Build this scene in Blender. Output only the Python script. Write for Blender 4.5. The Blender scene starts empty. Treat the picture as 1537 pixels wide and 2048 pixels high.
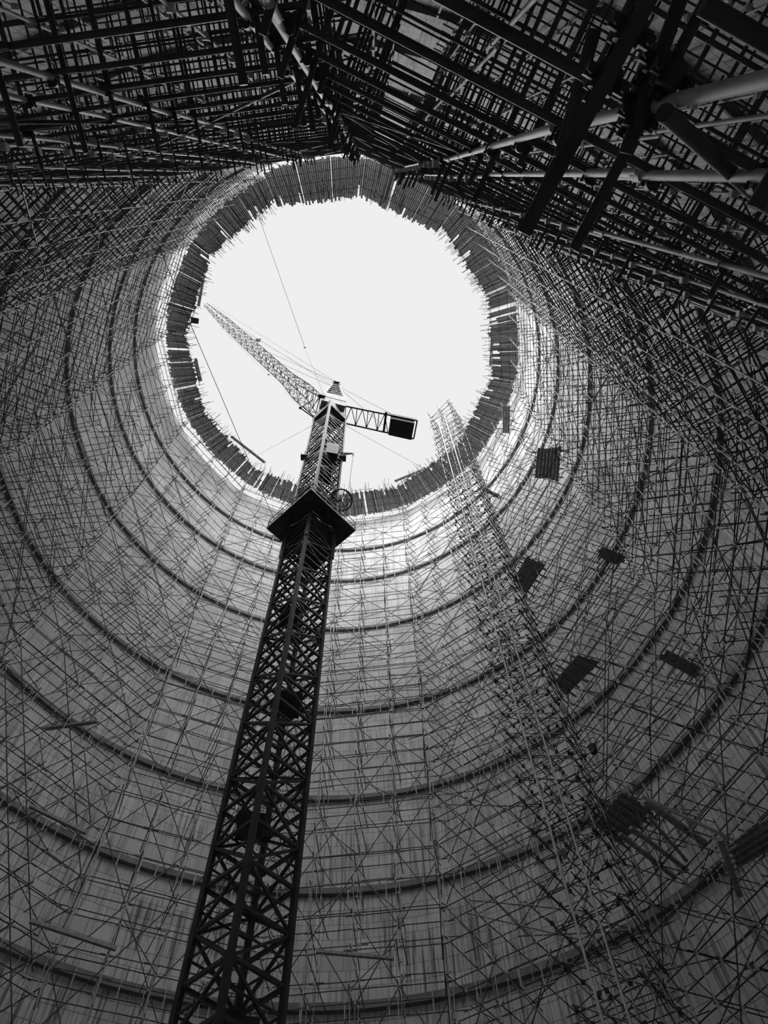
import bpy, math, random
import numpy as np
from mathutils import Vector, Matrix
random.seed(7)
PI = math.pi
S = bpy.context.scene
COL = S.collection

# ------------------------------------------------------------------ camera
CZ = 1.6                                   # eye height above the tower floor
FPX = 1381.4
CX0, CY0 = 768.5, 1024.0
def _basis():
    Z = np.array([743. - CX0, -(352. - CY0), -FPX]); Z /= np.linalg.norm(Z)
    X = np.array([1., 0, 0]) - Z[0] * Z; X /= np.linalg.norm(X)
    return np.array([X, np.cross(Z, X), Z])
MB3 = _basis()                             # rows: world axes seen in camera space
cam = bpy.data.cameras.new('camera')
cam.sensor_fit = 'VERTICAL'; cam.sensor_height = 36.0; cam.lens = 36.0 * FPX / 2048.0
cam.clip_start = 0.05; cam.clip_end = 2000
camo = bpy.data.objects.new('camera', cam); COL.objects.link(camo)
camo.matrix_world = Matrix.Translation((0, 0, CZ)) @ Matrix([list(r) for r in MB3]).to_4x4()
S.camera = camo

# ------------------------------------------------------------------ light
W = bpy.data.worlds.new('overcast_sky'); S.world = W; W.use_nodes = True
nt = W.node_tree; nt.nodes.clear()
wo = nt.nodes.new('ShaderNodeOutputWorld'); bg = nt.nodes.new('ShaderNodeBackground')
bg.inputs[0].default_value = (1, 1, 1, 1); bg.inputs[1].default_value = 0.86
nt.links.new(bg.outputs[0], wo.inputs[0])
sun = bpy.data.lights.new('sun', 'SUN'); sun.energy = 20; sun.angle = math.radians(118)
suno = bpy.data.objects.new('sun', sun); COL.objects.link(suno)
suno.rotation_euler = Vector((-0.44, -0.28, 1.0)).to_track_quat('Z', 'Y').to_euler()
S.view_settings.view_transform = 'Standard'
try: S.view_settings.look = 'None'
except Exception: pass
S.view_settings.exposure = 0.0; S.view_settings.gamma = 1.0
S.view_settings.use_curve_mapping = False
S.cycles.max_bounces = 7; S.cycles.diffuse_bounces = 6; S.cycles.glossy_bounces = 2
S.cycles.caustics_reflective = False; S.cycles.caustics_refractive = False

# ------------------------------------------------------------------ materials
def nodes(m):
    m.use_nodes = True
    return m.node_tree, m.node_tree.nodes['Principled BSDF']
def metal(name, v, rough=.6, var=.35, scale=3.0):
    m = bpy.data.materials.new(name); t, b = nodes(m)
    tc = t.nodes.new('ShaderNodeNewGeometry'); n = t.nodes.new('ShaderNodeTexNoise')
    n.inputs['Scale'].default_value = scale; n.inputs['Detail'].default_value = 3
    r = t.nodes.new('ShaderNodeValToRGB')
    lo, hi = v * (1 - var), min(1, v * (1 + var))
    r.color_ramp.elements[0].position = .3; r.color_ramp.elements[1].position = .7
    r.color_ramp.elements[0].color = (lo, lo, lo, 1); r.color_ramp.elements[1].color = (hi, hi, hi, 1)
    t.links.new(tc.outputs['Position'], n.inputs['Vector']); t.links.new(n.outputs['Fac'], r.inputs[0])
    t.links.new(r.outputs[0], b.inputs['Base Color'])
    b.inputs['Roughness'].default_value = rough
    b.inputs['Specular IOR Level'].default_value = .3
    return m
M_TUBE = metal('scaffold_steel', .045)
M_STD = metal('galvanised_standard', .34)
M_COUP = metal('coupler_iron', .03)
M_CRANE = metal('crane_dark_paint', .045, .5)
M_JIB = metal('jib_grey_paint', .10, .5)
M_WHITE = metal('white_paint', .27, .5, .2)
M_WOOD = metal('weathered_timber', .2, .8, .35, 6.0)
M_RAIL = metal('pale_timber', .42, .8, .2)
M_WIRE = metal('wire_rope', .05)

def concrete():
    m = bpy.data.materials.new('board_marked_concrete'); t, b = nodes(m); L = t.links.new; N = t.nodes.new
    uv = N('ShaderNodeUVMap'); uv.uv_map = 'UVMap'
    br = N('ShaderNodeTexBrick'); br.inputs['Scale'].default_value = 1.0
    br.inputs['Brick Width'].default_value = 1.55; br.inputs['Row Height'].default_value = 1.0
    br.inputs['Mortar Size'].default_value = .03; br.inputs['Mortar Smooth'].default_value = .4
    br.inputs['Color1'].default_value = (.86, .86, .86, 1); br.inputs['Color2'].default_value = (1, 1, 1, 1)
    br.inputs['Mortar'].default_value = (.42, .42, .42, 1)
    L(uv.outputs[0], br.inputs['Vector'])
    def noise(sx, sy, det=3, lo=.0, hi=1.0, a=.4, c=.6):
        mp = N('ShaderNodeMapping'); mp.inputs['Scale'].default_value = (sx, sy, 1); L(uv.outputs[0], mp.inputs[0])
        n = N('ShaderNodeTexNoise'); n.inputs['Scale'].default_value = 1; n.inputs['Detail'].default_value = det
        L(mp.outputs[0], n.inputs['Vector'])
        r = N('ShaderNodeMapRange'); r.inputs[1].default_value = a; r.inputs[2].default_value = c
        r.inputs[3].default_value = lo; r.inputs[4].default_value = hi; L(n.outputs['Fac'], r.inputs[0]); return r.outputs[0]
    def mul(a, c):
        x = N('ShaderNodeMath'); x.operation = 'MULTIPLY'; L(a, x.inputs[0]); L(c, x.inputs[1]); return x.outputs[0]
    boards = noise(9, .15, 2, .86, 1.0)              # vertical board marks
    streak = noise(4.6, .16, 4, .30, 1.0, .38, .50)  # run-down stains
    where = noise(.30, .2, 2, 0.0, 1.0, .40, .52)   # patches that carry them
    cloud = noise(.35, .25, 4, .82, 1.06, .3, .7)
    sp = N('ShaderNodeSeparateXYZ'); L(uv.outputs[0], sp.inputs[0])
    lowr = N('ShaderNodeMapRange'); lowr.inputs[1].default_value = 28; lowr.inputs[2].default_value = 52; lowr.inputs[3].default_value = 1; lowr.inputs[4].default_value = .12; L(sp.outputs[1], lowr.inputs[0])
    where = mul(where, lowr.outputs[0])
    mx = N('ShaderNodeMix'); mx.data_type = 'FLOAT'; L(where, mx.inputs[0]); mx.inputs[2].default_value = 1.0; L(streak, mx.inputs[3])
    v = mul(mul(mul(boards, mx.outputs[0]), cloud), br.outputs['Color'])
    sc = N('ShaderNodeMath'); sc.operation = 'MULTIPLY'; sc.inputs[1].default_value = .66; L(v, sc.inputs[0])
    L(sc.outputs[0], b.inputs['Base Color']); b.inputs['Roughness'].default_value = .9
    b.inputs['Specular IOR Level'].default_value = .15
    return m
M_CONC = concrete()
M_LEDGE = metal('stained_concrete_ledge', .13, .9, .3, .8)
M_GROUND = metal('earth', .2, .95, .3, .7)

# ------------------------------------------------------------------ mesh helpers
class MB:
    """collects shapes and links them as one mesh object"""
    def __init__(s): s.v = []; s.f = []; s.n = 0; s.sm = []
    def add(s, v, f, sm=False):
        s.v.extend(v); s.f.extend([tuple(i + s.n for i in q) for q in f]); s.n += len(v); s.sm.extend([sm] * len(f))
    def tube(s, a, b, r, n=6, r2=None, caps=True):
        a = Vector(a); b = Vector(b); d = b - a
        if d.length < 1e-6: return
        d.normalize(); u = d.orthogonal().normalized(); w = d.cross(u); r2 = r if r2 is None else r2
        vs = []
        for k, (p, rr) in enumerate(((a, r), (b, r2))):
            for i in range(n):
                t = 2 * PI * i / n; vs.append(p + (u * math.cos(t) + w * math.sin(t)) * rr)
        fs = [(i, (i + 1) % n, n + (i + 1) % n, n + i) for i in range(n)]
        s.add(vs, fs, True)
        if caps: s.add(vs, [tuple(range(n - 1, -1, -1)), tuple(range(n, 2 * n))])
    def beam(s, a, b, w, h, up=(0, 0, 1)):
        a = Vector(a); b = Vector(b); d = (b - a).normalized(); up = Vector(up)
        x = d.cross(up)
        if x.length < 1e-4: x = d.cross(Vector((1, 0, 0)))
        x.normalize(); y = x.cross(d).normalized()
        vs = [p + x * i * w / 2 + y * j * h / 2 for p in (a, b) for i, j in ((-1, -1), (1, -1), (1, 1), (-1, 1))]
        s.add(vs, [(0, 1, 5, 4), (1, 2, 6, 5), (2, 3, 7, 6), (3, 0, 4, 7), (3, 2, 1, 0), (4, 5, 6, 7)])
    def slab(s, q, th):
        lo = [Vector(p) for p in q]; hi = [p + Vector((0, 0, th)) for p in lo]; n = len(q)
        s.add(lo + hi, [tuple(range(n - 1, -1, -1)), tuple(range(n, 2 * n))] + [(i, (i + 1) % n, n + (i + 1) % n, n + i) for i in range(n)])
    def ring(s, c, ax, R, r, n=24, a0=0, a1=2 * PI, m=6):
        ax = Vector(ax).normalized(); u = ax.orthogonal().normalized(); w = ax.cross(u); c = Vector(c)
        pts = [c + (u * math.cos(a0 + (a1 - a0) * i / n) + w * math.sin(a0 + (a1 - a0) * i / n)) * R for i in range(n + 1)]
        for i in range(n): s.tube(pts[i], pts[i + 1], r, m, caps=False)
    def build(s, name, mat, parent=None, base=None):
        base = Vector(base) if base is not None else (parent.location.copy() if parent is not None and parent.parent is None else Vector((0, 0, 0)))
        if parent is not None and 'wbase' in parent: base = Vector(parent['wbase'])
        me = bpy.data.meshes.new(name)
        me.from_pydata([tuple(Vector(p) - base) for p in s.v], [], s.f)
        me.polygons.foreach_set('use_smooth', s.sm)
        me.materials.append(mat); me.update()
        o = bpy.data.objects.new(name, me); COL.objects.link(o)
        if parent is not None: o.parent = parent
        else: o.location = base
        return o
def tag(o, label=None, cat=None, group=None, kind=None):
    if label: o['label'] = label
    if cat: o['category'] = cat
    if group: o['group'] = group
    if kind: o['kind'] = kind
    return o
def thing(name, loc, label, cat, group=None):
    o = bpy.data.objects.new(name, None); COL.objects.link(o); o.location = loc
    o.empty_display_size = .3
    return tag(o, label, cat, group)
def single(name, mb, mat, label, cat, group=None, base=None):
    if base is None: base = sum((Vector(p) for p in mb.v), Vector()) / len(mb.v)
    return tag(mb.build(name, mat, None, base), label, cat, group)

def ray(px, py):
    c = np.array([px - CX0, -(py - CY0), -FPX]); w = MB3 @ c
    return Vector(w / w[2])                # per metre of height above the eye
def at_z(px, py, h):                       # point seen at a pixel, h metres above the eye
    r = ray(px, py); return Vector((r.x * h, r.y * h, CZ + h))
def pix(p):
    v = MB3.T @ np.array([p[0], p[1], p[2] - CZ])
    if v[2] > -.05: return (-9e9, -9e9)
    return (CX0 + FPX * v[0] / -v[2], CY0 - FPX * v[1] / -v[2])
def seen(p, m=160):
    x, y = pix(p); return -m < x < 1537 + m and -m < y < 2048 + m
def dist(p): return (Vector(p) - Vector((0, 0, CZ))).length

# unit tube shared by the countable scaffold tubes
def unit_tube(n, mat):
    b = MB(); b.tube((0, 0, 0), (0, 0, 1), 1, n); me = bpy.data.meshes.new('tube')
    me.from_pydata([tuple(v) for v in b.v], [], b.f); me.polygons.foreach_set('use_smooth', b.sm); me.materials.append(mat); return me
UT = {('t', 6): unit_tube(6, M_TUBE), ('t', 12): unit_tube(12, M_TUBE), ('s', 12): unit_tube(12, M_STD)}
def tube_obj(name, a, b, r, parent, kind='t', n=6):
    a = Vector(a); b = Vector(b); d = b - a
    o = bpy.data.objects.new(name, UT[(kind, n)]); COL.objects.link(o); o.parent = parent
    base = parent.location
    o.location = a - base; o.rotation_mode = 'QUATERNION'; o.rotation_quaternion = d.to_track_quat('Z', 'Y'); o.scale = (r, r, d.length)
    return o

# ------------------------------------------------------------------ the shell
C = Vector((20 * math.cos(math.radians(100.8)), 20 * math.sin(math.radians(100.8))))   # tower axis in plan
C3 = Vector((C.x, C.y, 0))
PZ = [-1.6, 17.4, 24.7, 32.2, 40.1, 49.3, 60.1, 68.4, 76.0, 82.5]       # heights above the eye
PR = [27.6, 26.75, 26.3, 26.15, 25.9, 24.95, 23.45, 22.55, 22.0, 21.8]
def RS(h):                                # shell radius, smoothed
    return float(sum(np.interp(h + d, PZ, PR) for d in (-2.5, 0, 2.5)) / 3)
H_TOP = 82.5
def polar(r, a, h): return Vector((C.x + r * math.cos(a), C.y + r * math.sin(a), h + CZ))
def revolve(name, prof, mat, n=240, label=None):
    """closed or open profile [(radius, height)] turned about the tower axis"""
    me = bpy.data.meshes.new(name); vs = []; fs = []; m = len(prof)
    for i in range(n + 1):
        a = 2 * PI * i / n
        for r, h in prof: p = polar(r, a, h); vs.append((p.x - C.x, p.y - C.y, p.z))
    for i in range(n):
        for j in range(m - 1): fs.append((i * m + j, i * m + j + 1, (i + 1) * m + j + 1, (i + 1) * m + j))
    me.from_pydata(vs, [], fs); uvl = me.uv_layers.new(name='UVMap')
    uv = np.array([(2 * PI * 24.6 * (i // m) / n, prof[i % m][1]) for i in range(len(vs))], dtype=np.float32)
    li = np.empty(len(me.loops), dtype=np.int32); me.loops.foreach_get('vertex_index', li)
    uvl.data.foreach_set('uv', uv[li].ravel()); me.polygons.foreach_set('use_smooth', [True] * len(fs))
    me.materials.append(mat); o = bpy.data.objects.new(name, me); COL.objects.link(o); o.location = C3
    return o
hs = list(np.arange(-1.6, H_TOP, 2.0)) + [H_TOP]
prof = [(RS(h), h) for h in hs] + [(RS(H_TOP) + .3, H_TOP)] + [(RS(h) + .35 + .004 * (82 - h), h) for h in reversed(hs)]
shell = tag(revolve('wall_round', prof, M_CONC), 'curved board marked concrete inner wall of the cooling tower', kind='structure')
RINGS = [17.4, 24.7, 32.2, 40.1, 49.3, 60.1, 68.4, 74.8]
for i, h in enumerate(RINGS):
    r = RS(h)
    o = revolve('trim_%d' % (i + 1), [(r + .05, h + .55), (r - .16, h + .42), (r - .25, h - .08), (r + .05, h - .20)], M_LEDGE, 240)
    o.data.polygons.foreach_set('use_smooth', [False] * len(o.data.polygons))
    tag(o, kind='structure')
# pale battens that run up the wall
nb = 60
for i in range(nb):
    a = 2 * PI * (i + .35) / nb
    b = MB(); hh = list(np.arange(2, 82.4, 4.0)) + [82.4]
    for h0, h1 in zip(hh[:-1], hh[1:]):
        b.beam(polar(RS(h0) - .34, a, h0), polar(RS(h1) - .34, a, h1), .075, .05, (math.cos(a), math.sin(a), 0))
    b.build('batten', M_RAIL, shell, C3)
# floor
g = MB(); n = 96; ringv = [polar(28.2, 2 * PI * i / n, -CZ) for i in range(n)]
g.slab([Vector((p.x, p.y, -.2)) for p in ringv], .2)
tag(g.build('floor', M_GROUND, None, C3), kind='structure')

# ------------------------------------------------------------------ scaffold
APO = 20.17; RC = APO / math.cos(math.radians(15)); A0 = math.radians(-81.66)
def corner(k, off=0.0):
    a = A0 + math.radians(30) * k; r = (APO + off) / math.cos(math.radians(15))
    return Vector((C.x + r * math.cos(a), C.y + r * math.sin(a)))
def side(k):
    p, q = corner(k), corner(k + 1); t = (q - p); L = t.length; t.normalize()
    a = A0 + math.radians(30) * k + math.radians(15)
    return p, t, Vector((math.cos(a), math.sin(a))), L
def rC(p): return (Vector((p[0], p[1])) - C).length
#         bays, row offsets
SIDES = {0: (5, [0, 1.5, 3.2, 5.0]), 1: (5, [0, 1.5, 3.2, 5.0]), 2: (4, [0, 1.3, 2.8, 4.4]), 3: (4, [0, 1.3, 2.8, 4.4]),
         4: (4, [0, 1.3, 3.0, 4.6]), 5: (4, [0, 1.4, 2.9]), 6: (4, [0, 1.4, 2.9]), 7: (4, [0, 1.4, 2.9]), 8: (4, [0, 1.4, 2.9]),
         9: (4, [0, 1.3, 2.8, 4.4]), 10: (5, [0, 1.5, 3.2, 5.0]), 11: (5, [0, 1.5, 3.2, 5.0])}
NEAR = (10, 11, 0, 1)
TOPH = 82.9
def lifts(k):
    if k in NEAR: return [2.1 + 1.3 * i for i in range(62)]
    out = []; h = 14.0
    while h < TOPH - .6: out.append(h); h += 2.1 if h < 38 else 1.5
    return out
ORD = ['first', 'second', 'third', 'fourth', 'fifth']
WHERE = {0: 'scaffold bay right of the overhead corner, {} out from that corner',
         1: 'scaffold bay on the upper right wall, {} bay after the near face ends',
         2: 'scaffold bay on the right wall beside the opening, {} from its upper end',
         3: 'scaffold bay behind the highest plank platform, {} from the upper end',
         4: 'scaffold bay behind the tall lattice hoist tower, {} from its right',
         5: 'scaffold bay on far wall right of the crane mast, {} counting towards mast',
         6: 'scaffold bay on far wall just left of crane mast, {} counting away leftwards',
         7: 'scaffold bay on the lower left wall, {} counting away from the mast',
         8: 'scaffold bay on the left wall below the jib tip, {} from lower end',
         9: 'scaffold bay on the upper left wall, {} from its lower end',
         10: 'dark scaffold bay of near left wall, {} counting upwards to the near face',
         11: 'dark scaffold bay left of the overhead corner, {} counting towards that corner'}
MAXP = 100
R_T = .026
R_F = .032
LO = .06                                   # ledgers lie behind the standards
def coupler_mb(p, t, nrm, s=1.0):
    b = MB(); P = Vector(p); T = Vector((t.x, t.y, 0)); N = Vector((nrm.x, nrm.y, 0)); Zv = Vector((0, 0, 1))
    b.tube(P - Zv * .032, P + Zv * .032, .038, 12)                       # clamp round the standard
    q = P + N * .06; b.tube(q - T * .032, q + T * .032, .038, 12)        # clamp round the ledger
    for d1 in (-1, 1):
        b.tube(P + T * .048 * d1 - N * .035, P + T * .048 * d1 + N * .055, .008, 6)
        b.tube(P + T * .048 * d1 - N * .03, P + T * .048 * d1 - N * .015, .015, 6)
        b.tube(q + Zv * .048 * d1 - N * .04, q + Zv * .048 * d1 + N * .045, .008, 6)
        b.tube(q + Zv * .048 * d1 + N * .025, q + Zv * .048 * d1 + N * .04, .015, 6)
    return b
def jit(s): return random.uniform(-s, s)
for k in range(12):
    nbay, offs = SIDES[k]; p0, t, nr, L = side(k); near = k in NEAR
    t3 = Vector((t.x, t.y, 0)); n3 = Vector((nr.x, nr.y, 0)); LF = lifts(k)
    step = (L - .3) / nbay; FR = [.15 + step * q for q in range(nbay + 1)]; EXTRA = {}
    if k == 0: FR = [.15, 2.04, 4.65, 6.7, 8.7, L - .15]; EXTRA = {1: [2.66]}
    if k == 11: FR = [.15, L - 8.9, L - 6.9, L - 4.16, L - 2.11, L - .15]; EXTRA = {2: [L - 5.17], 3: [L - 2.95]}
    def P(s, off, h): return Vector((p0.x + t.x * s + nr.x * off, p0.y + t.y * s + nr.y * off, h + CZ))
    itop = 38.0 if k in (11, 0) else 999       # near the camera the inner row stops half way
    def ok(s, off, h): return not (off == 0 and h > itop) and rC(P(s, off + .1, h)) < RS(h) - .5
    def top_of(s, off):
        h = TOPH + (.9 if off == 0 else 0)
        while h > 5 and not ok(s, off, min(h, H_TOP)): h -= .5
        if k in (11, 0) and off > 0: h = max(h, 5)
        return h
    for i in range(nbay):
        s0, s1 = FR[i], FR[i + 1]; step = s1 - s0; last = i == nbay - 1
        base = P(s0, 0, -CZ)
        root = thing('scaffold_bay', base, 'steel tube ' + WHERE[k].format(ORD[i]), 'scaffolding', 'bays of the tube scaffold round the wall')
        cand = {'ledger': [], 'transom': [], 'brace': []}
        nodesP = []
        for s in ([s0, L - .15] if last else [s0]) + EXTRA.get(i, []):
            for off in (offs if s not in EXTRA.get(i, []) else [0]):
                tp = top_of(s, off)
                if tp < 12: continue
                b = MB(); h = -CZ; jx, jy = jit(.04), jit(.04); flip = 1
                while h < tp:                       # lapped lengths of tube
                    e = min(h + (5.2 if not near else 6.4), tp)
                    q = flip * .03; ins = .25 if (not near and off > 0) else 0
                    A = P(s + q + jx, off + jy, h); B = P(s + q + jx + jit(.05), off + jy + jit(.04), e + (.45 if e < tp else .0))
                    if dist(A) < 12: b.tube(A, B, R_T * 1.12, 16)
                    else: b.tube(A, B, .028, 6)
                    if e < tp and dist(B) < 25: b.tube(B - Vector((0, 0, .5)), B - Vector((0, 0, .35)), R_T * 1.6, 8)
                    h = e; flip = -flip
                for h in LF:
                    if h < tp and seen(P(s, off, h), 40):
                        c = P(s + jit(.03), off + jit(.03), h)
                        if dist(c) > 13:
                            x = .062; b.beam(c - Vector((0, 0, x)), c + Vector((0, 0, x)), .12, .12)
                        elif off <= 1.3: nodesP.append(c)
                b.build('standard', M_STD, root)
        rows = [(0, 0, s0, s1)]
        for off in offs:
            w = off * math.tan(math.radians(15))
            for li, h in enumerate(LF):
                if off > 0 and off < offs[-1] and (li % 2): continue
                if not ok(s0, off, h) or rC(P((s0 + s1) / 2, off + .1, h)) > RS(h) - .5: continue
                z = h + jit(.05) + (.07 if off else 0)
                e0, e1 = random.uniform(.12, .55), random.uniform(.12, .55)
                a = P(s0 - e0, off + LO, z + jit(.04)); bb = P(s1 + e1, off + LO, z + jit(.04))
                if last and off > 0 and li % 2 == 0: # carry on across the open wedge at the corner
                    cq = corner(k + 1, off + LO); bb = Vector((cq.x, cq.y, z + CZ)) + t3 * .3
                    # shorten if it would pierce the shell
                    while rC(bb) > RS(h) - .45: bb -= t3 * .15
                if last and off == 0: bb = P(L + .25, LO, z)
                if i == 0 and off > 0 and li % 2 == 0:
                    a = P(-w - .2, off + LO, z)
                    while rC(a) > RS(h) - .45: a += t3 * .15
                while rC(a) > RS(h) - .45: a += t3 * .15
                while rC(bb) > RS(h) - .45: bb -= t3 * .15
                if seen((a + bb) / 2) or seen(a, 60) or seen(bb, 60): cand['ledger'].append((dist((a + bb) / 2), a, bb))
        for s in ([s0, L - .15] if last else [s0]):
            for li, h in enumerate(LF):
                z = h + .06; reach = max([o for o in offs if ok(s, o, h)] or [0])
                if h > itop and reach == 0: continue
                if reach == 0: reach = .5
                a = P(s + .06 + jit(.04), (offs[1] if h > itop else 0) - random.uniform(.12, .6), z + jit(.04)); bb = P(s + .06 + jit(.06 if near else .35), reach + .35 if near else 6.5, z + jit(.05))
                while rC(bb) > RS(h) - .36: bb -= n3 * .1
                if seen((a + bb) / 2) or seen(a, 60): cand['transom'].append((dist((a + bb) / 2), a, bb))
                if near and li % 2 == 0:           # intermediate transoms under the boards
                    for fr in ():
                        sm = s + step * fr
                        if sm < L: 
                            a2 = P(sm + jit(.1), -.25 + jit(.2), z); b2 = P(sm + jit(.1), min(reach, 2.5) + .2, z)
                            if seen(a2, 60): cand['transom'].append((dist(a2), a2, b2))
        if k in (1, 2, 3, 4, 8, 9, 10):          # long raking tubes that cross several bays
            for q in range(9 if k == 8 else 15):
                h0 = random.uniform(14, 74); ln = random.uniform(4, 8.5); sg = random.choice((-1, 1)); off = random.choice(offs[:3]) + .12
                dh = random.uniform(1.5, 6.0); a = P(s0 + sg * .2, off, h0); bb = P(s0 + sg * math.sqrt(max(ln * ln - dh * dh, 4)), off + jit(.3), h0 + dh)
                if max(rC(a), rC(bb)) < min(RS(h0), RS(h0 + dh)) - .5 and seen(a): cand['brace'].append((dist(a), a, bb))
        # braces: long diagonals in the face and between rows
        nl = len(LF)
        for bi, li in enumerate(range(0, nl - 3, 2 if not near else 3)):
            h0 = LF[li]; h1 = LF[min(li + (2 if not near else 3), nl - 1)]
            for off in ([0] if near and h0 < itop - 4 else [0, offs[1]]):
                if not ok(s0, off, h1): continue
                sgn = (i + bi + (off > 0)) % 2
                a = P(s0 if sgn else s1, off + .07, h0); bb = P(s1 if sgn else s0, off + .07, h1)
                d = (bb - a).normalized(); a = a - d * random.uniform(.1, .5); bb = bb + d * random.uniform(.1, .5)
                if seen((a + bb) / 2) and random.random() < .75: cand['brace'].append((dist((a + bb) / 2), a, bb))
            # sloping ties from the inner row to the wall
            if not near and bi % 2 == i % 2:
                o1 = max([o for o in offs if ok(s0, o, h1)] or [0])
                if o1 > 1:
                    a = P(s0, -.1, h0); bb = P(s0 + step * random.choice((-.9, .9, 0)), o1, h1)
                    if rC(bb) < RS(h1) - .4 and seen(a): cand['brace'].append((dist(a), a, bb))
        cand['brace'] = [q for q in cand['brace'] if min(dist(q[1]), dist(q[2]), q[0]) > 7.5]
        for kind, lst in cand.items():
            lst.sort(key=lambda q: q[0])
            for q in lst[:MAXP]: tube_obj(kind, q[1], q[2], (R_F if q[0] > 22 else R_T), root, 't', 12 if q[0] < 14 else 6)
            if lst[MAXP:]:
                b = MB()
                for q in lst[MAXP:]: b.tube(q[1], q[2], R_F if q[0] > 22 else R_T, 5, caps=False)
                o = b.build(kind, M_TUBE, root); o['kind'] = 'stuff'
        for c in sorted(nodesP, key=dist)[:60]: coupler_mb(c, t, nr).build('coupler', M_COUP, root)
        bpy.context.view_layer.update if False else None

# ------------------------------------------------------------------ working deck round the rim
DZ = 83.25
sect_names = ['first', 'second', 'third']
DW = {0: 'above the overhead corner, right hand run', 1: 'upper right of the opening', 2: 'right edge of the opening', 3: 'beside the hoist tower head',
      4: 'behind the hoist tower head', 5: 'far edge right of the crane mast', 6: 'far edge left of the crane mast', 7: 'lower left of the opening',
      8: 'left edge below the jib tip', 9: 'left edge at the jib tip', 10: 'upper left of the opening', 11: 'above the overhead corner, left hand run'}
for k in range(12):
    p0, t, nr, L = side(k); t3 = Vector((t.x, t.y, 0)); n3 = Vector((nr.x, nr.y, 0))
    for j in range(3):
        sa = L * j / 3; sb = L * (j + 1) / 3; mid = Vector((p0.x, p0.y, DZ + CZ)) + t3 * (sa + sb) / 2
        root = thing('deck_section', mid, 'plank working deck section at %s, %s clockwise' % (DW[k], sect_names[j]), 'platform', 'plank deck sections round the tower rim')
        def Q(s, off, z): 
            u = (s - L / 2) * (1 + off / APO) + L / 2      # fan with the polygon
            return Vector((p0.x, p0.y, 0)) + t3 * u + n3 * off + Vector((0, 0, z + CZ))
        s = sa + .01
        while s < sb - .08:
            w = random.choice((.22, .24, .2)); e = min(s + w, sb - .01)
            gap = random.random()
            if gap > .02:
                i0 = (-2.9 if k in (11, 0) else -2.2) + random.uniform(-.28, .22) ; o0 = .95 + random.uniform(-.3, .15)
                if gap < .08: i0 += 1.0
                u_ = ((s + e) / 2 - L / 2); o0 = math.sqrt((21.5 if k in (11, 0, 1, 2, 3, 4, 5) else 20.95) ** 2 - u_ * u_) - APO + random.uniform(-.22, .1)
                b = MB(); z = DZ + random.choice((0, .005, .05))
                b.slab([Q(s, i0, z), Q(e - .012, i0, z), Q(e - .012, o0, z), Q(s, o0, z)], .045)
                b.build('plank', M_WOOD, root)
            s = e
        for q in range(5 if k not in (2, 9, 10) else 8):
            s = sa + (q + .5) * (sb - sa) / 5 + jit(.2)
            if s > sb: s = sa + random.random() * (sb - sa)
            tube_obj('putlog', Q(s, -2.3 - random.uniform(.1, .9), DZ - .08), Q(s + jit(.15), 1.15, DZ - .08), R_T, root)
        for off in (-2.0, -1.0, .0, .8):
            tube_obj('ledger', Q(sa - .3, off, DZ - .16), Q(sb + .3, off, DZ - .16 + jit(.05)), R_T, root)
        for q in range(2):
            s = sa + random.random() * (sb - sa)
            tube_obj('strut', Q(s, -1.9, DZ - .2), Q(s + jit(1.0), .05, DZ - 2.6 + jit(.6)), R_T, root)
        # ends of tube that stick out past the edge and below it
        nst = 14 if k in (0, 11, 10, 1) else 6
        for q in range(nst):
            s = random.uniform(sa, sb)
            a = Q(s, -2.15 + jit(.25), DZ - .1 + .3); tube_obj('tube_end', a - n3 * random.uniform(.4, 1.1) + Vector((0, 0, random.uniform(.1, 1.4))), a + n3 * .7, R_T * .9, root)
        # toe board on the inner edge
        b = MB(); b.beam(Q(sa + .05, -2.3, DZ + .5), Q(sb - .05, -2.3, DZ + .5), .05, .22) if (k + j) % 3 == 0 else b.beam(Q(sa + .05, -2.1, DZ + .2), Q(sb - .05, -2.1, DZ + .2), .05, .12)
        b.build('toe_board', M_WOOD, root)
        for q in range(2):
            s = sa + (q + .5) * (sb - sa) / 2
            tube_obj('guard_post', Q(s, -2.05, DZ - .2), Q(s + jit(.08), -2.1, DZ + 1.2), R_T, root)

# round logs lying along the inner edge of the deck
for n_, (pa, pb, lb) in enumerate([((408, 548), (397, 612), 'timber edge log left of the opening, above the jib tip'),
                         ((391, 716), (402, 762), 'short timber edge log left of the opening, below the jib tip'),
                         ((462, 872), (530, 925), 'long timber edge log at the lower left of the opening'),
                         ((985, 676), (981, 730), 'timber edge log at the right side of the opening'),
                         ((790, 962), (868, 930), 'timber edge log at far edge right of the mast')]):
    b = MB(); b.tube(at_z(*pa, DZ + .62), at_z(*pb, DZ + .62), .19, 12)
    single('edge_log', b, M_WOOD, lb, 'log', 'timber logs on the deck edge')
b = MB(); b.slab([at_z(382, 634, DZ - .35), at_z(398, 637, DZ - .35), at_z(397, 648, DZ - .35), at_z(381, 646, DZ - .35)], .2)
single('counterweight_block', b, M_COUP, 'small dark block hanging below the left edge of the rim deck', 'block')

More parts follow.
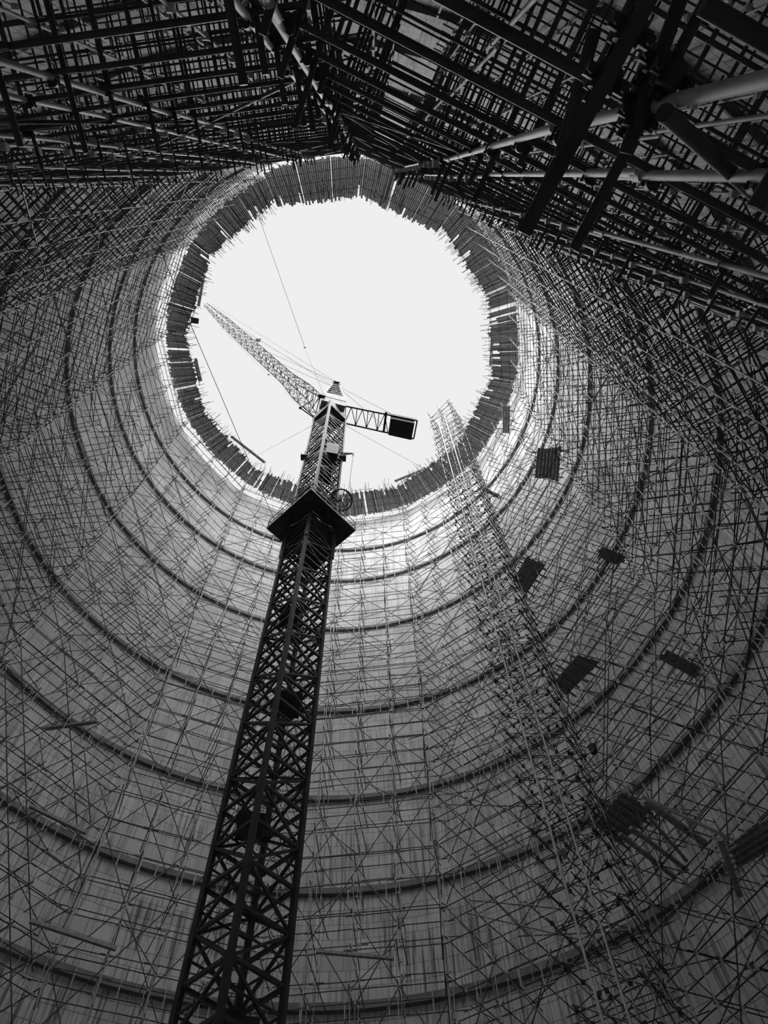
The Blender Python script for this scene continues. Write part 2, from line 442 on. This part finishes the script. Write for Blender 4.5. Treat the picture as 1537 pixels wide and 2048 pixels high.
# ------------------------------------------------------------------ crane
MD = 20.0; ma = math.radians(101.15)
MC = Vector((MD * math.cos(ma), MD * math.sin(ma), 0))
vd = Vector((-math.cos(ma), -math.sin(ma), 0)); vs = Vector((-vd.y, vd.x, 0))   # towards camera, sideways
rot = math.radians(-9)
HD = 1.385
def mcorner(i, hd=HD):
    a = rot + i * PI / 2
    return MC + vd * math.cos(a) * hd + vs * math.sin(a) * hd
crane = thing('tower_crane', MC, 'dark lattice tower crane standing in the middle of the cooling tower', 'crane')
H0 = 59.4
def Z(p, h): return Vector((p.x, p.y, h + CZ))
for i in range(4):
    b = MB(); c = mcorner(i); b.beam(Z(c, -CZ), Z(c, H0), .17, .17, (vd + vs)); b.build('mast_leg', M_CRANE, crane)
bay = 1.42; nb = int((H0 + CZ) / bay)
for j in range(nb):
    h = -CZ + j * bay; b = MB()
    for i in range(4):
        c0, c1 = mcorner(i), mcorner(i + 1)
        b.beam(Z(c0, h), Z(c1, h), .10, .12)
        if (j + i) % 2: b.beam(Z(c0, h), Z(c1, h + bay), .085, .085)
        else: b.beam(Z(c1, h), Z(c0, h + bay), .085, .085)
        b.beam(Z(c0, h + bay / 2), Z(c1, h + bay / 2), .05, .06)
    b.build('mast_section', M_CRANE, crane)
b = MB()                                   # access ladder and rest landings inside the mast
for sx in (-.2, .2): b.tube(Z(MC + vs * sx + vd * .1, 0), Z(MC + vs * sx + vd * .1, H0), .03, 6)
for j in range(int(H0 / .33)): b.tube(Z(MC + vs * -.2 + vd * .1, .33 * j), Z(MC + vs * .2 + vd * .1, .33 * j), .014, 5, caps=False)
b.build('ladder', M_CRANE, crane)
for j in range(9):
    h = 4 + j * 6.1; b = MB(); s = 1 if j % 2 else -1
    c = MC + vs * .35 * s
    b.slab([Z(c + vd * .7 - vs * .45, h), Z(c + vd * .7 + vs * .45, h), Z(c - vd * .7 + vs * .45, h), Z(c - vd * .7 - vs * .45, h)], .05)
    b.build('rest_landing', M_CRANE, crane)
# the square deck round the mast, open where the mast passes
hp = 37.9; dk = [mcorner(i, 2.72) for i in range(4)]; inn = [mcorner(i, 1.5) for i in range(4)]
for i in range(4):
    b = MB(); j = (i + 1) % 4
    b.slab([Z(dk[i], hp), Z(dk[j], hp), Z(inn[j], hp), Z(inn[i], hp)], .09); b.build('mast_deck_floor', M_CRANE, crane)
    b = MB()
    for f in (0, .33, .66): 
        p = dk[i].lerp(dk[j], f); b.tube(Z(p, hp), Z(p, hp + 1.1), .025, 6)
    for e in (.55, 1.1): b.tube(Z(dk[i], hp + e), Z(dk[j], hp + e), .025, 6)
    b.beam(Z(dk[i], hp + .12), Z(dk[j], hp + .12), .04, .18)
    b.build('mast_deck_railing', M_JIB, crane)
# dense climbing collar above and below the deck
b = MB()
for h in np.arange(hp - 3.4, hp + 3.0, .42):
    for i in range(4): b.beam(Z(mcorner(i, 1.30), h), Z(mcorner(i + 1, 1.30), h + .3), .12, .05)
for i in range(4): b.beam(Z(mcorner(i, 1.5), hp - 3.5), Z(mcorner(i, 1.5), hp + 3.2), .14, .14)
b.build('climbing_collar', M_CRANE, crane)
# round cable guard by the mast, right of it
b = MB(); cg = at_z(683, 1000, 41.5); b.ring(cg, (.2, .3, 1), .72, .05, 28)
b.ring(cg + Vector((0, 0, .3)), (.2, .3, 1), .58, .03, 28)
for q in range(5):
    a = q * 1.256; b.tube(cg, cg + Vector((math.cos(a) * .7, math.sin(a) * .7, .1)), .03, 6)
b.tube(cg, Z(MC, 41.5), .05, 6)
b.build('cable_drum_guard', M_CRANE, crane)
# half height steel apron with the service jib
hq = 50.0
b = MB(); dq = [mcorner(i, 1.75) for i in range(4)]
b.beam(Z(dq[1], hq), Z(dq[3], hq), .5, .12); b.tube(Z(dq[1], hq + .4), Z(dq[3], hq + .4), .04, 6)
for f in (0, .25, .5, .75, 1): b.tube(Z(dq[1].lerp(dq[3], f), hq), Z(dq[1].lerp(dq[3], f), hq + .9), .025, 6)
b.build('service_gantry', M_JIB, crane)
tip = at_z(707, 907, 50.3); rb = Z(mcorner(3, 1.5), 49.6); rt = Z(mcorner(3, 1.5), 51.3)
b = MB(); b.tube(rb, tip, .05, 6); b.tube(rt, tip, .05, 6); b.tube(rb.lerp(tip, .5), rt.lerp(tip, .5), .03, 6); b.tube(rb, rt, .05, 6)
b.tube(tip, tip - Vector((0, 0, .5)), .05, 6); b.build('service_hoist_arm', M_CRANE, crane)
cab = MC - vs * -.9 * 0 + vd * .9; b = MB()
cq_ = at_z(661, 908, 49.5); c0 = Vector((cq_.x, cq_.y, 0))
sl = []
for (dx, dy) in ((-.55, -.55), (.55, -.55), (.55, .55), (-.55, .55)): sl.append(Z(c0 + vs * dx + vd * dy, 48.4))
b.slab(sl, 1.7); cabo = b.build('cabin', M_CRANE, crane)
b = MB()
for (dx, dy) in ((-.57, -.57), (.57, -.57), (.57, .57), (-.57, .57)): pass
b.slab([p + Vector((0, 0, 1.7)) for p in sl], .35); b.build('cabin_roof', M_WHITE, cabo, MC)
# slewing head: dark ring, pale sheet metal housing, apex
b = MB(); b.slab([Z(mcorner(i, 1.45), H0) for i in range(4)], 1.4); b.build('slewing_ring', M_CRANE, crane)
jt = at_z(409, 607, 94 - CZ)               # jib tip in space
jd = Vector((jt.x - MC.x, jt.y - MC.y, 0)).normalized(); js = Vector((-jd.y, jd.x, 0))
b = MB(); hh = H0 + 1.4
def HQ(a, bq, h, w=1.0): return Z(MC + jd * a + js * bq, h)
for q in range(4):
    w = 1.12 - .03 * (q % 2); b.slab([HQ(-w, -w, hh + q * .72), HQ(w, -w, hh + q * .72), HQ(w, w, hh + q * .72), HQ(-w, w, hh + q * .72)], .70)
b.build('slewing_housing', M_WHITE, crane)
hb_ = hh + 2.88; ha = 70.2; b = MB()
for j in range(6):
    f0, f1 = j / 6, (j + 1) / 6; w0, w1 = .95 * (1 - f0) + .3 * f0, .95 * (1 - f1) + .3 * f1
    z0, z1 = hb_ + (ha - hb_) * f0, hb_ + (ha - hb_) * f1
    cs0 = [HQ(sx * w0, sy * w0, z0) for sx, sy in ((-1, -1), (1, -1), (1, 1), (-1, 1))]; cs1 = [HQ(sx * w1, sy * w1, z1) for sx, sy in ((-1, -1), (1, -1), (1, 1), (-1, 1))]
    for i in range(4):
        b.beam(cs0[i], cs1[i], .12, .12); b.beam(cs0[i], cs0[(i + 1) % 4], .08, .08); b.beam(cs0[i], cs1[(i + 1) % 4], .06, .06)
b.build('apex_frame', M_CRANE, crane)
b = MB(); b.slab([HQ(-.45, -.35, ha), HQ(.45, -.35, ha), HQ(.45, .35, ha), HQ(-.45, .35, ha)], .3); b.tube(HQ(0, -.5, ha + .5), HQ(0, .5, ha + .5), .35, 14)
b.build('apex_sheave', M_CRANE, crane)
# luffing jib
jr = HQ(1.15, 0, 62.0); jl = jt - jr; L_ = jl.length; dv = jl.normalized(); up = js.cross(dv).normalized()
if up.z < 0: up = -up
chords = {0: [], 1: [], 2: [], 3: []}; NJ = 34; sec = []
for j in range(NJ + 1):
    f = j / NJ; c = jr + jl * f
    w = 1.05 if f < .0 else (1.0 - .48 * min(1, f / .22)); w *= 1.0 if f < .75 else 1 - (f - .75) * 2.3
    hgt = .2 + .62 * min(1, f / .12) if f < .12 else w
    sec.append([c + js * w * sx + up * (min(w, hgt)) * sy for sx, sy in ((-1, -1), (1, -1), (1, 1), (-1, 1))])
for i in range(4):
    b = MB()
    for j in range(NJ): b.tube(sec[j][i], sec[j + 1][i], .06, 6)
    b.build('jib_chord', M_JIB, crane)
b = MB()
for j in range(NJ):
    for i in range(4):
        b.tube(sec[j][i], sec[j][(i + 1) % 4], .03, 5, caps=False)
        b.tube(sec[j][i] if j % 2 else sec[j][(i + 1) % 4], sec[j + 1][(i + 1) % 4] if j % 2 else sec[j + 1][i], .03, 5, caps=False)
b.build('jib_lacing', M_JIB, crane)
b = MB()
for sx in (-1, 1): 
    b.slab([jr + js * (1.15 * sx - .18) - jd * .3 - Vector((0, 0, .3)), jr + js * (1.15 * sx + .18) - jd * .3 - Vector((0, 0, .3)), jr + js * (1.15 * sx + .18) + jd * .35 - Vector((0, 0, .3)), jr + js * (1.15 * sx - .18) + jd * .35 - Vector((0, 0, .3))], .6)
b.build('jib_pivot', M_CRANE, crane)
b = MB(); e_ = at_z(601, 816, 61.5); b.tube(jr - js * 1.2, e_, .06, 6); b.tube(jr + js * .2 + dv * 1.5, e_, .05, 6); b.tube(e_, e_ + Vector((0, 0, .5)), .14, 8)
b.build('jib_outrigger', M_CRANE, crane)
# counter jib with ballast box
ce0, ce1 = at_z(835, 841, 61.5), at_z(828, 877, 61.5)
cr0, cr1 = at_z(692, 812, 61.5), at_z(690, 846, 61.5)
for a_, b_ in ((cr0, ce0), (cr1, ce1)):
    b = MB(); b.beam(a_, b_, .14, .2); b.build('counter_jib_chord', M_CRANE, crane)
b = MB()
NB = 8
for j in range(NB):
    f0, f1 = j / NB * .62, (j + 1) / NB * .62
    p, q = (cr0.lerp(ce0, f0), cr1.lerp(ce1, f1)) if j % 2 else (cr1.lerp(ce1, f0), cr0.lerp(ce0, f1)); b.tube(p, q, .04, 6)
    if j % 2 == 0: b.tube(cr0.lerp(ce0, f0), cr1.lerp(ce1, f0), .04, 6)
b.tube(ce0, ce1, .07, 6); b.build('counter_jib_lacing', M_CRANE, crane)
b = MB(); f0 = .62
q4 = [cr0.lerp(ce0, .61) , ce0.lerp(cr0, .03), ce1.lerp(cr1, .03), cr1.lerp(ce1, .61)]
cen = sum(q4, Vector()) / 4
b.slab([p + (cen - p) * .07 - Vector((0, 0, .8)) for p in q4], 1.5); b.build('ballast_box', M_COUP, crane)
b = MB(); b.beam(cr0.lerp(ce0, .56) + (cr0 - cr1) * .15, cr1.lerp(ce1, .56), .22, .25); b.beam(cr0.lerp(ce0, .56) + Vector((0, 0, .4)), ce0 + Vector((0, 0, .3)), .05, .05)
b.build('winch_frame', M_CRANE, crane)
apx = HQ(0, 0, ha + .5)
b = MB()
for c_ in (ce0.lerp(cr0, .3), ce1.lerp(cr1, .3)): b.tube(apx, c_, .018, 5)
for f in (.45, .97):
    for sx in (-.3, .3): b.tube(apx + js * sx, jr + jl * f + js * sx + up * .6, .018, 5)
b.build('pendant_rope', M_WIRE, crane)
# hook block hanging off the jib, pulley on the long line
def block(px, py, h, s, lb, cat='pulley block', nm='hook_block'):
    c = at_z(px, py, h); o = thing(nm, c, lb, cat)
    b = MB(); b.slab([c + Vector((x * s, y * s, -s)) for x, y in ((-.7, -.3), (.7, -.3), (.7, .3), (-.7, .3))], 2 * s); b.build('cheek_plate', M_CRANE, o)
    b = MB(); b.tube(c + Vector((0, -.45 * s, .5 * s)), c + Vector((0, .45 * s, .5 * s)), s * .8, 14); b.build('sheave', M_CRANE, o)
    b = MB(); b.ring(c - Vector((0, 0, 1.5 * s)), (0, 1, 0), .45 * s, .12 * s, 12, 0, 4.6); b.build('hook', M_CRANE, o)
    return c
c = block(516, 680, 84, .45, 'dark hook block hanging beside the middle of the crane jib')
b = MB(); b.tube(c + Vector((0, 0, .5)), jr + jl * .7, .015, 5); b.tube(c, apx, .012, 5)
single('hoist_rope', b, M_WIRE, 'thin hoist rope between hook block, jib and mast head', 'rope')
c = block(538, 749, 80, .17, 'tiny pulley on the thin line below the crane jib', nm='line_pulley')
b = MB(); b.tube(c, e_, .012, 5); b.tube(c, at_z(440, 655, 88), .012, 5); single('control_line', b, M_WIRE, 'thin line running below the jib to its outrigger', 'rope')
# long wires
c = block(610, 695, 78, .16, 'tiny pulley on the wire above the crane head', nm='wire_pulley')
b = MB(); b.tube(at_z(515, 425, 83), c, .022, 6); b.tube(c, at_z(648, 790, 66), .022, 6)
single('hoist_wire', b, M_WIRE, 'thin wire from the upper rim deck down to the crane head', 'wire')
b = MB(); pts = [at_z(150, 100, 20), at_z(222, 258, 24), at_z(305, 460, 30), at_z(384, 655, 34), at_z(524, 983, 38.5), at_z(572, 1090, 39)]
for p, q in zip(pts[:-1], pts[1:]): b.tube(p, q, .018, 6)
single('stay_cable', b, M_WIRE, 'long dark cable from the upper left scaffold down to the mast deck', 'cable')
for (a_, ha_), (b_, hb2), lb in ((((625, 851), 58), ((508, 914), 83), 'guy wire from the mast to the lower left rim deck'),
                   (((693, 852), 58), ((905, 968), 83), 'guy wire from the mast to the rim by the hoist tower'),
                   (((707, 908), 50), ((697, 985), 44), 'short rope hanging from the service arm on the mast')):
    b = MB(); b.tube(at_z(*a_, ha_), at_z(*b_, hb2), .016, 5); single('guy_wire', b, M_WIRE, lb, 'wire')

# ------------------------------------------------------------------ lattice hoist tower on the right
ha2 = math.radians(71.6); HC = Vector((30.2 * math.cos(ha2), 30.2 * math.sin(ha2), 0))
hdir = Vector((math.cos(math.radians(53)), math.sin(math.radians(53)), 0)); hs_ = Vector((-hdir.y, hdir.x, 0))
hoist = thing('hoist_tower', HC, 'tall pale lattice hoist tower standing inside the far right scaffold', 'scaffold tower')
HT = 88.5
xs = (-1.5, 0.0, 1.5); ys = (-1.1, 1.1)
for x in xs:
    for y in ys:
        q = HC + hs_ * x + hdir * y; b = MB(); hgt = -CZ
        while hgt < HT:
            e = min(hgt + 6, HT + jit(.8)); b.tube(Z(q, hgt) + hs_ * jit(.04), Z(q, e + .3) + hs_ * jit(.04), .032, 6); hgt += 6
        b.build('standard', M_STD, hoist)
for x in (-.45, .55):
    b = MB(); q = HC + hs_ * x - hdir * 1.35; b.tube(Z(q, -CZ), Z(q, 84), .055, 8); b.build('guide_rail', M_RAIL, hoist)
cnt = {'l': [], 'b': []}
h = 12.0
while h < HT:
    z = h
    for y in ys: cnt['l'].append((HC + hs_ * -(1.9 + jit(.25)) + hdir * y, HC + hs_ * (1.9 + jit(.25)) + hdir * y, z + jit(.08), z + jit(.08)))
    for x in xs: cnt['l'].append((HC + hs_ * x - hdir * (1.8 + jit(.3)), HC + hs_ * x + hdir * (1.8 + jit(.3)), z + .07, z + .07 + jit(.1)))
    for y in ys:
        f = 1 if random.random() < .5 else -1
        cnt['b'].append((HC + hs_ * -1.6 * f + hdir * y * 1.05, HC + hs_ * 1.6 * f + hdir * y * 1.05, z - .2, z + 1.9))
    cnt['b'].append((HC + hs_ * 1.55 - hdir * 1.3, HC + hs_ * 1.55 + hdir * 1.3, z, z + 1.8))
    cnt['b'].append((HC - hs_ * 1.55 + hdir * 1.3, HC - hs_ * 1.55 - hdir * 1.3, z, z + 1.8))
    h += 1.6
for nm, key in (('ledger', 'l'), ('brace', 'b')):
    lst = sorted(cnt[key], key=lambda q: q[2])
    for q in lst[:100]: tube_obj(nm, Z(q[0], q[2]), Z(q[1], q[3]), .028, hoist)
    b = MB()
    for q in lst[100:]: b.tube(Z(q[0], q[2]), Z(q[1], q[3]), .028, 5)
    if lst[100:]: b.build(nm, M_TUBE, hoist)['kind'] = 'stuff'
b = MB()
for q in cnt['l']:
    for f in (.12, .5, .88): c = Z(q[0].lerp(q[1], f), q[2]); b.beam(c - Vector((0, 0, .07)), c + Vector((0, 0, .07)), .14, .14)
o = b.build('coupler', M_COUP, hoist); o['kind'] = 'stuff'

# ------------------------------------------------------------------ hanging plank platforms, loose beams
def hface(px, py, off=-.5):                # height at which a pixel's ray meets the inner scaffold face
    r = ray(px, py); best = 1e9
    for k in range(12):
        p0, t, nr, L = side(k); den = r.x * nr.x + r.y * nr.y
        if den > 1e-6:
            h = (p0.x * nr.x + p0.y * nr.y + off) / den; best = min(best, h)
    return best
def platform(quad, lb, nx=1, boards=7, off=-.2, joists=4, name='plank_platform'):
    cx = sum(q[0] for q in quad) / 4; cy = sum(q[1] for q in quad) / 4; h = hface(cx, cy, off)
    Q = [at_z(*q, h) for q in quad]; c = sum(Q, Vector()) / 4
    o = thing(name, c, lb, 'platform', 'plank platforms hung on the scaffold')
    for i in range(boards):
        f0, f1 = i / boards, (i + .94) / boards; b = MB(); e = jit(.12)
        A, B = Q[0].lerp(Q[1], f0), Q[0].lerp(Q[1], f1); D, E_ = Q[3].lerp(Q[2], f0), Q[3].lerp(Q[2], f1); d = (D - A).normalized() * e
        b.slab([A - d, B - d, E_ + d, D + d], .05); b.build('board', M_WOOD, o)
    for i in range(joists):
        f = (i + .5) / joists; a, d = Q[0].lerp(Q[3], f), Q[1].lerp(Q[2], f); u = (d - a).normalized()
        b = MB(); b.beam(a - u * random.uniform(.2, .9) - Vector((0, 0, .09)), d + u * random.uniform(.2, .9) - Vector((0, 0, .09)), .10, .14); b.build('joist', M_WOOD, o)
    for i in range(4):
        tube_obj('hanger', Q[i] - Vector((0, 0, .2)), Q[i] + Vector((0, 0, 1.3)), R_T, o)
    return o
platform([(1076, 896), (1124, 893), (1118, 962), (1070, 956)], 'upright looking rectangular plank platform high on the right wall')
platform([(1055, 1112), (1092, 1130), (1054, 1188), (1027, 1160)], 'ragged plank platform right of hoist tower, below the rectangular one', joists=5)
platform([(1193, 1112), (1205, 1092), (1254, 1113), (1240, 1132)], 'narrow dark plank platform resting near the third ring on the right', boards=3)
platform([(1158, 1308), (1200, 1325), (1135, 1390), (1105, 1368)], 'square plank platform with overhanging boards beside the hoist tower', joists=5)
platform([(1318, 1318), (1332, 1298), (1408, 1336), (1392, 1357)], 'sloping dark plank platform at the far right, middle height', boards=4)
platform([(1245, 1585), (1312, 1625), (1238, 1690), (1190, 1650)], 'large broken plank platform with long loose beams, lower right', boards=9, joists=6)
platform([(1455, 1690), (1560, 1620), (1570, 1680), (1475, 1735)], 'large dark plank platform at the lower right edge', boards=8)
platform([(1006, 812), (1021, 812), (1020, 867), (1006, 866)], 'tall narrow plank platform below the right rim deck', boards=3, joists=3)
platform([(972, 975), (1000, 990), (996, 996), (966, 982)], 'tiny plank platform behind the head of the hoist tower', boards=3, joists=2)
platform([(106, 1450), (180, 1440), (178, 1447), (108, 1457)], 'thin plank stage on the lower left scaffold', boards=2, joists=2)
platform([(-20, 222), (62, 238), (58, 262), (-20, 270)], 'dark plank stage near the left edge in the upper left scaffold', boards=4, off=.7, joists=3)
def log(pa, pb, lb, w=.2, off=-.4, pale=False):
    h = hface((pa[0] + pb[0]) / 2, (pa[1] + pb[1]) / 2, off); b = MB(); b.beam(at_z(*pa, h), at_z(*pb, h), w, w * .8)
    single('timber_beam', b, M_RAIL if pale else M_WOOD, lb, 'beam', 'loose timber beams on the scaffold')
log((1240, 1668), (1352, 1756), 'longest loose beam running down from the broken platform')
log((1262, 1655), (1375, 1740), 'loose beam beside the longest one at the broken platform', .18)
log((1290, 1600), (1412, 1688), 'thick loose beam pointing right from the broken platform', .28)
log((1296, 1632), (1375, 1722), 'short loose beam under the broken platform', .14)
log((1283, 1592), (1488, 1690), 'pale pole lying right of the broken platform', .13, -.5, True)
log((60, 1612), (172, 1666), 'dark beam on the scaffold at the lower left edge, upper one', .22)
log((60, 1842), (232, 1898), 'dark beam on the scaffold at the lower left edge, lower one', .22)
log((633, 1903), (788, 1917), 'dark horizontal beam near the bottom, right of the crane mast', .2)
log((1440, 1678), (1480, 1790), 'dark beam standing beside the lower right platform', .25)
# a bucket hanging in the right hand scaffold
c = at_z(1187, 1499, hface(1187, 1499, -.3)); bk = thing('bucket', c, 'small dark bucket hanging in the scaffold at lower right', 'bucket')
b = MB(); b.tube(c - Vector((0, 0, .25)), c + Vector((0, 0, .25)), .2, 14, .28); b.build('pail', M_COUP, bk)
b = MB(); b.ring(c + Vector((0, 0, .25)), (0, 1, 0), .27, .012, 12, 0, PI); b.tube(c + Vector((0, 0, .5)), c + Vector((0, 0, 1.6)), .012, 5); b.build('handle', M_WIRE, bk)

# ------------------------------------------------------------------ heavy tubes right over the camera
def heavy(pa, pb, h, r, lb, lift=0):
    o = tag(None or MBt(at_z(*pa, h), at_z(*pb, h + lift), r), lb, 'scaffold tube', 'heavy tubes over the camera'); return o
def MBt(a, b_, r):
    b = MB(); b.tube(a, b_, r, 16); 
    d = (b_ - a).normalized()
    o = b.build('overhead_tube', M_TUBE, None, a); return o
h1 = heavy((1330, -60), (1048, 467), 2.9, .030, 'longest dark tube overhead, its free cut end pointing at the opening')
h2 = heavy((1368, -20), (1252, 307), 3.3, .030, 'dark tube overhead right of the longest one')
heavy((1190, 60), (1120, 315), 3.6, .030, 'short dark tube overhead left of the longest one')
h4 = heavy((1330, 225), (1600, 470), 3.0, .034, 'sloping brace tube at the upper right edge', 1.6)
for o_, px, py, hh_ in ((h1, 1212, 158, 2.93), (h1, 1262, 62, 2.93), (h2, 1303, 175, 3.32), (h2, 1318, 128, 3.32), (h2, 1275, 236, 3.32), (h4, 1345, 150, 3.1)):
    c = at_z(px, py, hh_); b = MB(); t_ = Vector((-.44, .9, 0)); n_ = Vector((.9, .44, 0))
    b.tube(c - t_ * .045, c + t_ * .045, .046, 14); q = c + Vector((0, 0, .07)); b.tube(q - n_ * .045, q + n_ * .045, .044, 14)
    for d1 in (-1, 1):
        b.beam(c + n_ * .045 * d1, c + n_ * .085 * d1, .05, .03); b.tube(c + n_ * .07 * d1 - Vector((0, 0, .05)), c + n_ * .07 * d1 + Vector((0, 0, .04)), .01, 6)
        b.tube(c + n_ * .07 * d1 - Vector((0, 0, .045)), c + n_ * .07 * d1 - Vector((0, 0, .025)), .019, 6)
        b.beam(q + t_ * .045 * d1, q + t_ * .08 * d1, .05, .03); b.tube(q + t_ * .065 * d1 - Vector((0, 0, .05)), q + t_ * .065 * d1 + Vector((0, 0, .04)), .01, 6)
    b.build('coupler', M_COUP, o_)
print('objects', len(bpy.data.objects))
